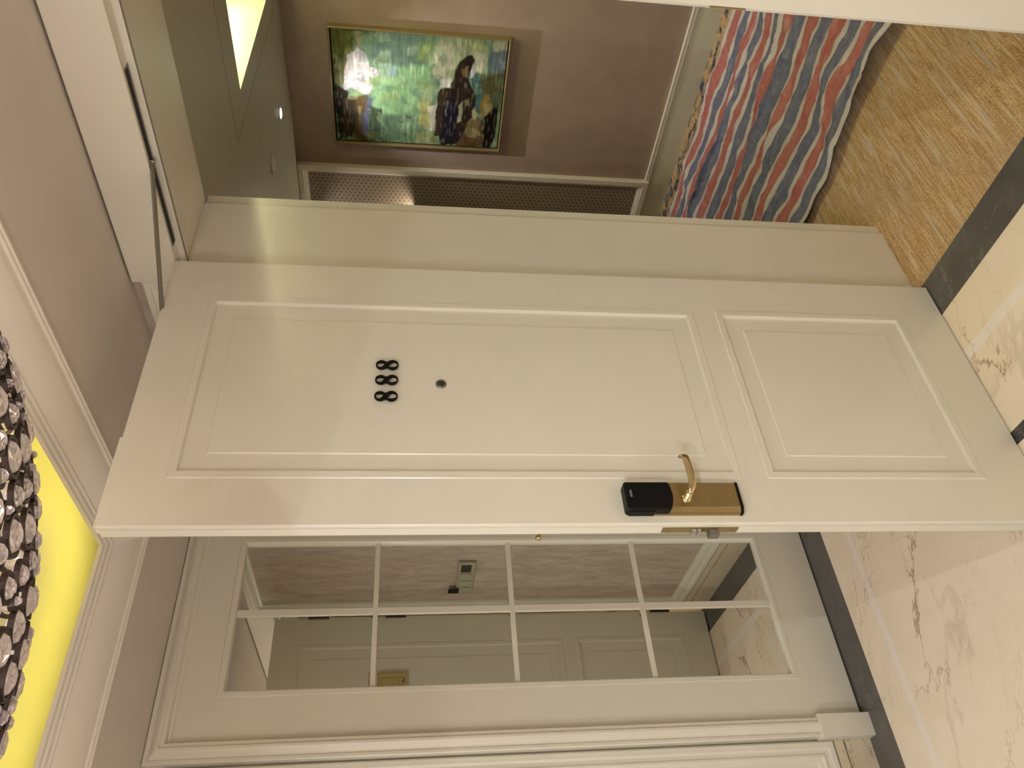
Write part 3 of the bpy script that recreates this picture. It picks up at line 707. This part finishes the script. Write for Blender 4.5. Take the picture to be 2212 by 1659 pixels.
sc = empty('wall_sconce', (-1.735, CY1-.006, 1.56)); tag(sc, 'dark wall sconce throwing warm light up the patterned panel', 'sconce')
MB().lathe([(.085, -.09), (.088, -.09), (.098, .09), (.095, .09), (.085, -.085)], (0, -.10, 0), 32, cap=False).build('shade', M['bronze'], sc, smooth=False)
MB().box(-.03, -.10, -.02, .03, 0, .02).build('bracket', M['bronze'], sc)
o = MB().lathe([(.004, -.02), (.022, 0), (.022, .02), (.004, .038)], (0, -.10, .045), 16).build('bulb', emit('sconce_bulb', (1, .86, .66), 240), sc, smooth=True)

# ------------------------------------------------------------------ fill lights added out of view to brighten foyer and corridor
for k, (x, y) in enumerate(((1.9, -3.12), (2.33, -1.5), (.6, -3.12))):  # unseen ceiling spots added as foyer fill
    downlight(x, y, CZ, .035, ['added unseen fill downlight in the far right ceiling corner', 'added unseen fill downlight beside the right wall', 'added unseen fill downlight over the back wall'][k], FILL_SPOT_W, FILL_SPOT_C, 2.4, .8, (-.35 if k < 2 else 0, .45, -1))

downlight(-1.0, -2.05, CZ, .035, 'added unseen fill downlight beside the left wall', FILL_SPOT2_W, FILL_SPOT2_C, 2.3, .9, (.45, .35, -1))  # unseen spot added to brighten the left floor and leaf edge
g = empty('fill_globe', (1.55, -3.12, 0)); tag(g, 'added globe fill light by the back wall, unseen behind the viewer', 'lamp')  # glowing globe on a stand, added as unseen fill light
MB().lathe([(.14, 0), (.14, .015), (.02, .03), (.012, .05)], (0, 0, 0), 32).build('base', M['bronze'], g)
MB().tube([(0, 0, .04), (0, 0, 1.52)], .011, 12).build('pole', M['bronze'], g)
MB().lathe([(.16*math.sin(math.pi*(k+.3)/16.6), -.16*math.cos(math.pi*(k+.3)/16.6)) for k in range(17)], (0, 0, 1.67), 32).build('fill_globe_body', emit('fill_globe_glow', FILL_GLOBE_C, FILL_GLOBE_E), g, smooth=True)
for k, x in enumerate((1.5, 3.0)):  # unseen spots added to raise the corridor brightness
    downlight(x, 1.6 if k else .75, HZ, .03, ['added unseen corridor fill downlight just right of the doorway', 'added unseen corridor fill downlight further along to the right'][k], COR_FILL_SPOT_W, COR_SPOT_C, 2.6, .9)

# ------------------------------------------------------------------ striped tarp on the carpet
def tarp():
    na, nb = 210, 330; X0, X1 = -2.3, 1.9; A_ = 1.66
    v = []; uv = []
    crease = [(.76, .030, 1.3), (1.24, .014, 2.7), (1.02, .012, 4.4)]
    for j in range(nb+1):
        X = X0+(X1-X0)*j/nb
        for i in range(na+1):
            a = A_*i/na; ed = 1-min(1, a/.16)
            n1 = noise.noise(Vector((X*1.6, a*1.3, 0))); n2 = noise.noise(Vector((X*4.2, a*3.8, 4)))
            n3 = noise.noise(Vector((X*11, a*15, 8))); n4 = noise.noise(Vector((X*3.2, a*18, 12)))
            Y = .735 + a*.892 + n1*.035 + n2*.024 + n3*.008 + .045*noise.noise(Vector((X*3.6, .3, 30)))*(1-a/A_)
            rg = max(0, 1-abs(noise.noise(Vector((X*2.0+n1, a*8.5, 21))))*3.2)**3; rg2 = max(0, 1-abs(noise.noise(Vector((X*7+n2*2, a*13, 51))))*4)**2
            z = .014 + .012*max(0, n4)+.013*n2+.007*n3+.013*rg*max(0, .5+n1)+.0055*rg2
            for ca, wd, sd_ in crease:
                cc = ca+.05*noise.noise(Vector((X*1.7, sd_, 2)))+.04*math.sin(X*1.3+sd_)
                q = (a-cc)/wd; am = max(0, .35+.9*noise.noise(Vector((X*1.5, sd_, 9))))
                z += .034*am*math.exp(-q*q); Y += -.5*wd*am*math.exp(-q*q)*q*2.2
            q = (a - .62-.3*(X+.3))/.03; am = math.exp(-((X+.25)/.16)**2)
            z += .035*am*math.exp(-q*q)
            z += ed*(.020+.030*max(0, noise.noise(Vector((X*3.6, 3.3, 31)))+.15)) 
            if a < .03: z -= (.03-a)*.25
            v.append((X, min(Y, 2.40), max(.004, z))); uv.append(a)
    f = [(j*(na+1)+i, (j+1)*(na+1)+i, (j+1)*(na+1)+i+1, j*(na+1)+i+1) for j in range(nb) for i in range(na)]
    o = mesh_obj('striped_tarp', v, f, M['tarp'], smooth=True, fix=False)
    ul = o.data.uv_layers.new(name='stripes')
    for l in o.data.loops: ul.data[l.index].uv = (uv[l.vertex_index], 0)
    md = o.modifiers.new('thick', 'SOLIDIFY'); md.thickness = .0015; md.offset = 1
    tag(o, 'crumpled blue, white and red striped tarp spread over the corridor carpet', 'tarp')
tarp()

# ------------------------------------------------------------------ crystal chandelier
def chandelier():
    c = Vector((.855, -1.520, 2.25)); R_ = .452; B_ = .12
    ch = empty('crystal_chandelier', c); tag(ch, 'dark bronze chandelier of linked rings set with clear oval crystals', 'chandelier')
    rnd = random.Random(11); placed = []
    def surf(ph, la): # la latitude (-pi/2..)
        return Vector((R_*math.cos(la)*math.cos(ph), R_*math.cos(la)*math.sin(ph), B_*math.sin(la)))
    cell = {}
    def ok(P, r_):
        k = (int(P.x//.07), int(P.y//.07), int(P.z//.07))
        for dx in (-1, 0, 1):
            for dy in (-1, 0, 1):
                for dz in (-1, 0, 1):
                    for Q, rq in cell.get((k[0]+dx, k[1]+dy, k[2]+dz), ()):
                        if (P-Q).length < (r_+rq)*.985: return False
        return True
    for r_, tries in ((.0275, 900), (.0205, 6000), (.0165, 14000), (.0125, 14000)):
        for _ in range(tries):
            ph = rnd.random()*2*math.pi; zz = rnd.random()
            # sample uniformly in plan plus a rim band
            if rnd.random() < .25: la = -rnd.random()*.45+.12
            else: la = -math.acos(math.sqrt(zz))
            P = surf(ph, la)
            if ok(P, r_):
                placed.append((P, r_, ph, la)); k = (int(P.x//.07), int(P.y//.07), int(P.z//.07)); cell.setdefault(k, []).append((P, r_))
    fr = MB(); cs = []
    for P, r_, ph, la in placed:
        nrm = Vector((P.x/R_**2, P.y/R_**2, P.z/B_**2)).normalized(); q = Vector((0, 0, 1)).rotation_difference(nrm)
        v = []; f = []; n_ = 18
        ro, ri, h = r_*1.03, r_-.0056, .0032
        for (rr, hh) in ((ri, -h), (ri+.001, h), (ro-.001, h), (ro, -h)):
            for k in range(n_): v.append(q @ Vector((rr*math.cos(2*math.pi*k/n_), rr*math.sin(2*math.pi*k/n_), hh)) + P)
        for s_ in range(4):
            for k in range(n_): f.append((s_*n_+k, s_*n_+(k+1) % n_, ((s_+1) % 4)*n_+(k+1) % n_, ((s_+1) % 4)*n_+k))
        fr.add(v, f)
        px, py, z = to_px(c+P); vis = z > 0 and -40 < px < 2212 and 0 < py < 1659
        cs.append((vis, -z, px, P, r_-.0060, q, nrm))
    fr.tube([(R_*.985*math.cos(a_), R_*.985*math.sin(a_), .035) for a_ in [2*math.pi*k/64 for k in range(65)]], .006, 8, cap=False)
    for k in range(8):
        a_ = 2*math.pi*k/8; fr.tube([(0, 0, .13), (.18*math.cos(a_), .18*math.sin(a_), .10), (R_*.985*math.cos(a_), R_*.985*math.sin(a_), .036)], .005, 8)
    fr.build('ring_mesh', M['ring'], ch)
    def cry(mb, P, r_, q):
        n_ = 8; v = []; rot = rnd.random()*3
        for rr, hh in ((0, .0075), (r_*.42, .0095), (r_*.80, .0060), (r_, 0), (r_*.80, -.0060), (r_*.40, -.0095)):
            if rr == 0: continue
            for k in range(n_):
                a_ = 2*math.pi*(k+(.5 if rr in (r_*.80,) else 0))/n_+rot; v.append(q @ Vector((rr*math.cos(a_), rr*math.sin(a_), hh)) + P)
        f = []
        for s_ in range(4):
            for k in range(n_): f.append((s_*n_+k, s_*n_+(k+1) % n_, (s_+1)*n_+(k+1) % n_, (s_+1)*n_+k))
        f.append(tuple(range(n_))[::-1]); f.append(tuple(4*n_+k for k in range(n_)))
        mb.add(v, f)
    cs.sort(key=lambda e: (not e[0], -e[2]))
    rest = MB(); cnt = 0
    for vis, _, px, P, r_, q, nrm in cs:
        if vis and cnt < 100: b_ = MB(); cry(b_, P, r_, q); b_.build('crystal', M['crystal'], ch); cnt += 1
        else: cry(rest, P, r_, q)
    o = rest.build('crystal', M['crystal'], ch); o['kind'] = 'stuff'
    MB().tube([(0, 0, .13), (0, 0, UZ-c.z-.03)], .009, 12).build('stem', M['ring'], ch)
    MB().lathe([(.02, -.035), (.075, -.02), (.085, 0)], (0, 0, UZ-c.z), 32).build('canopy', M['ring'], ch)
    for k in range(8):
        a_ = 2*math.pi*(k+.5)/8; P = Vector((.165*math.cos(a_), .165*math.sin(a_), .010))
        o = MB().lathe([(.003, -.030), (.018, -.024), (.028, -.010), (.030, 0), (.026, .016), (.014, .030), (.011, .036)], P, 20).build('bulb', M['bulb'], ch, smooth=True)
        MB().tube([P+Vector((0, 0, .034)), P+Vector((0, 0, .070)), (.06*math.cos(a_), .06*math.sin(a_), .12), (0, 0, .13)], [.012, .008, .005, .005], 10).build('holder', M['ring'], o)
chandelier()
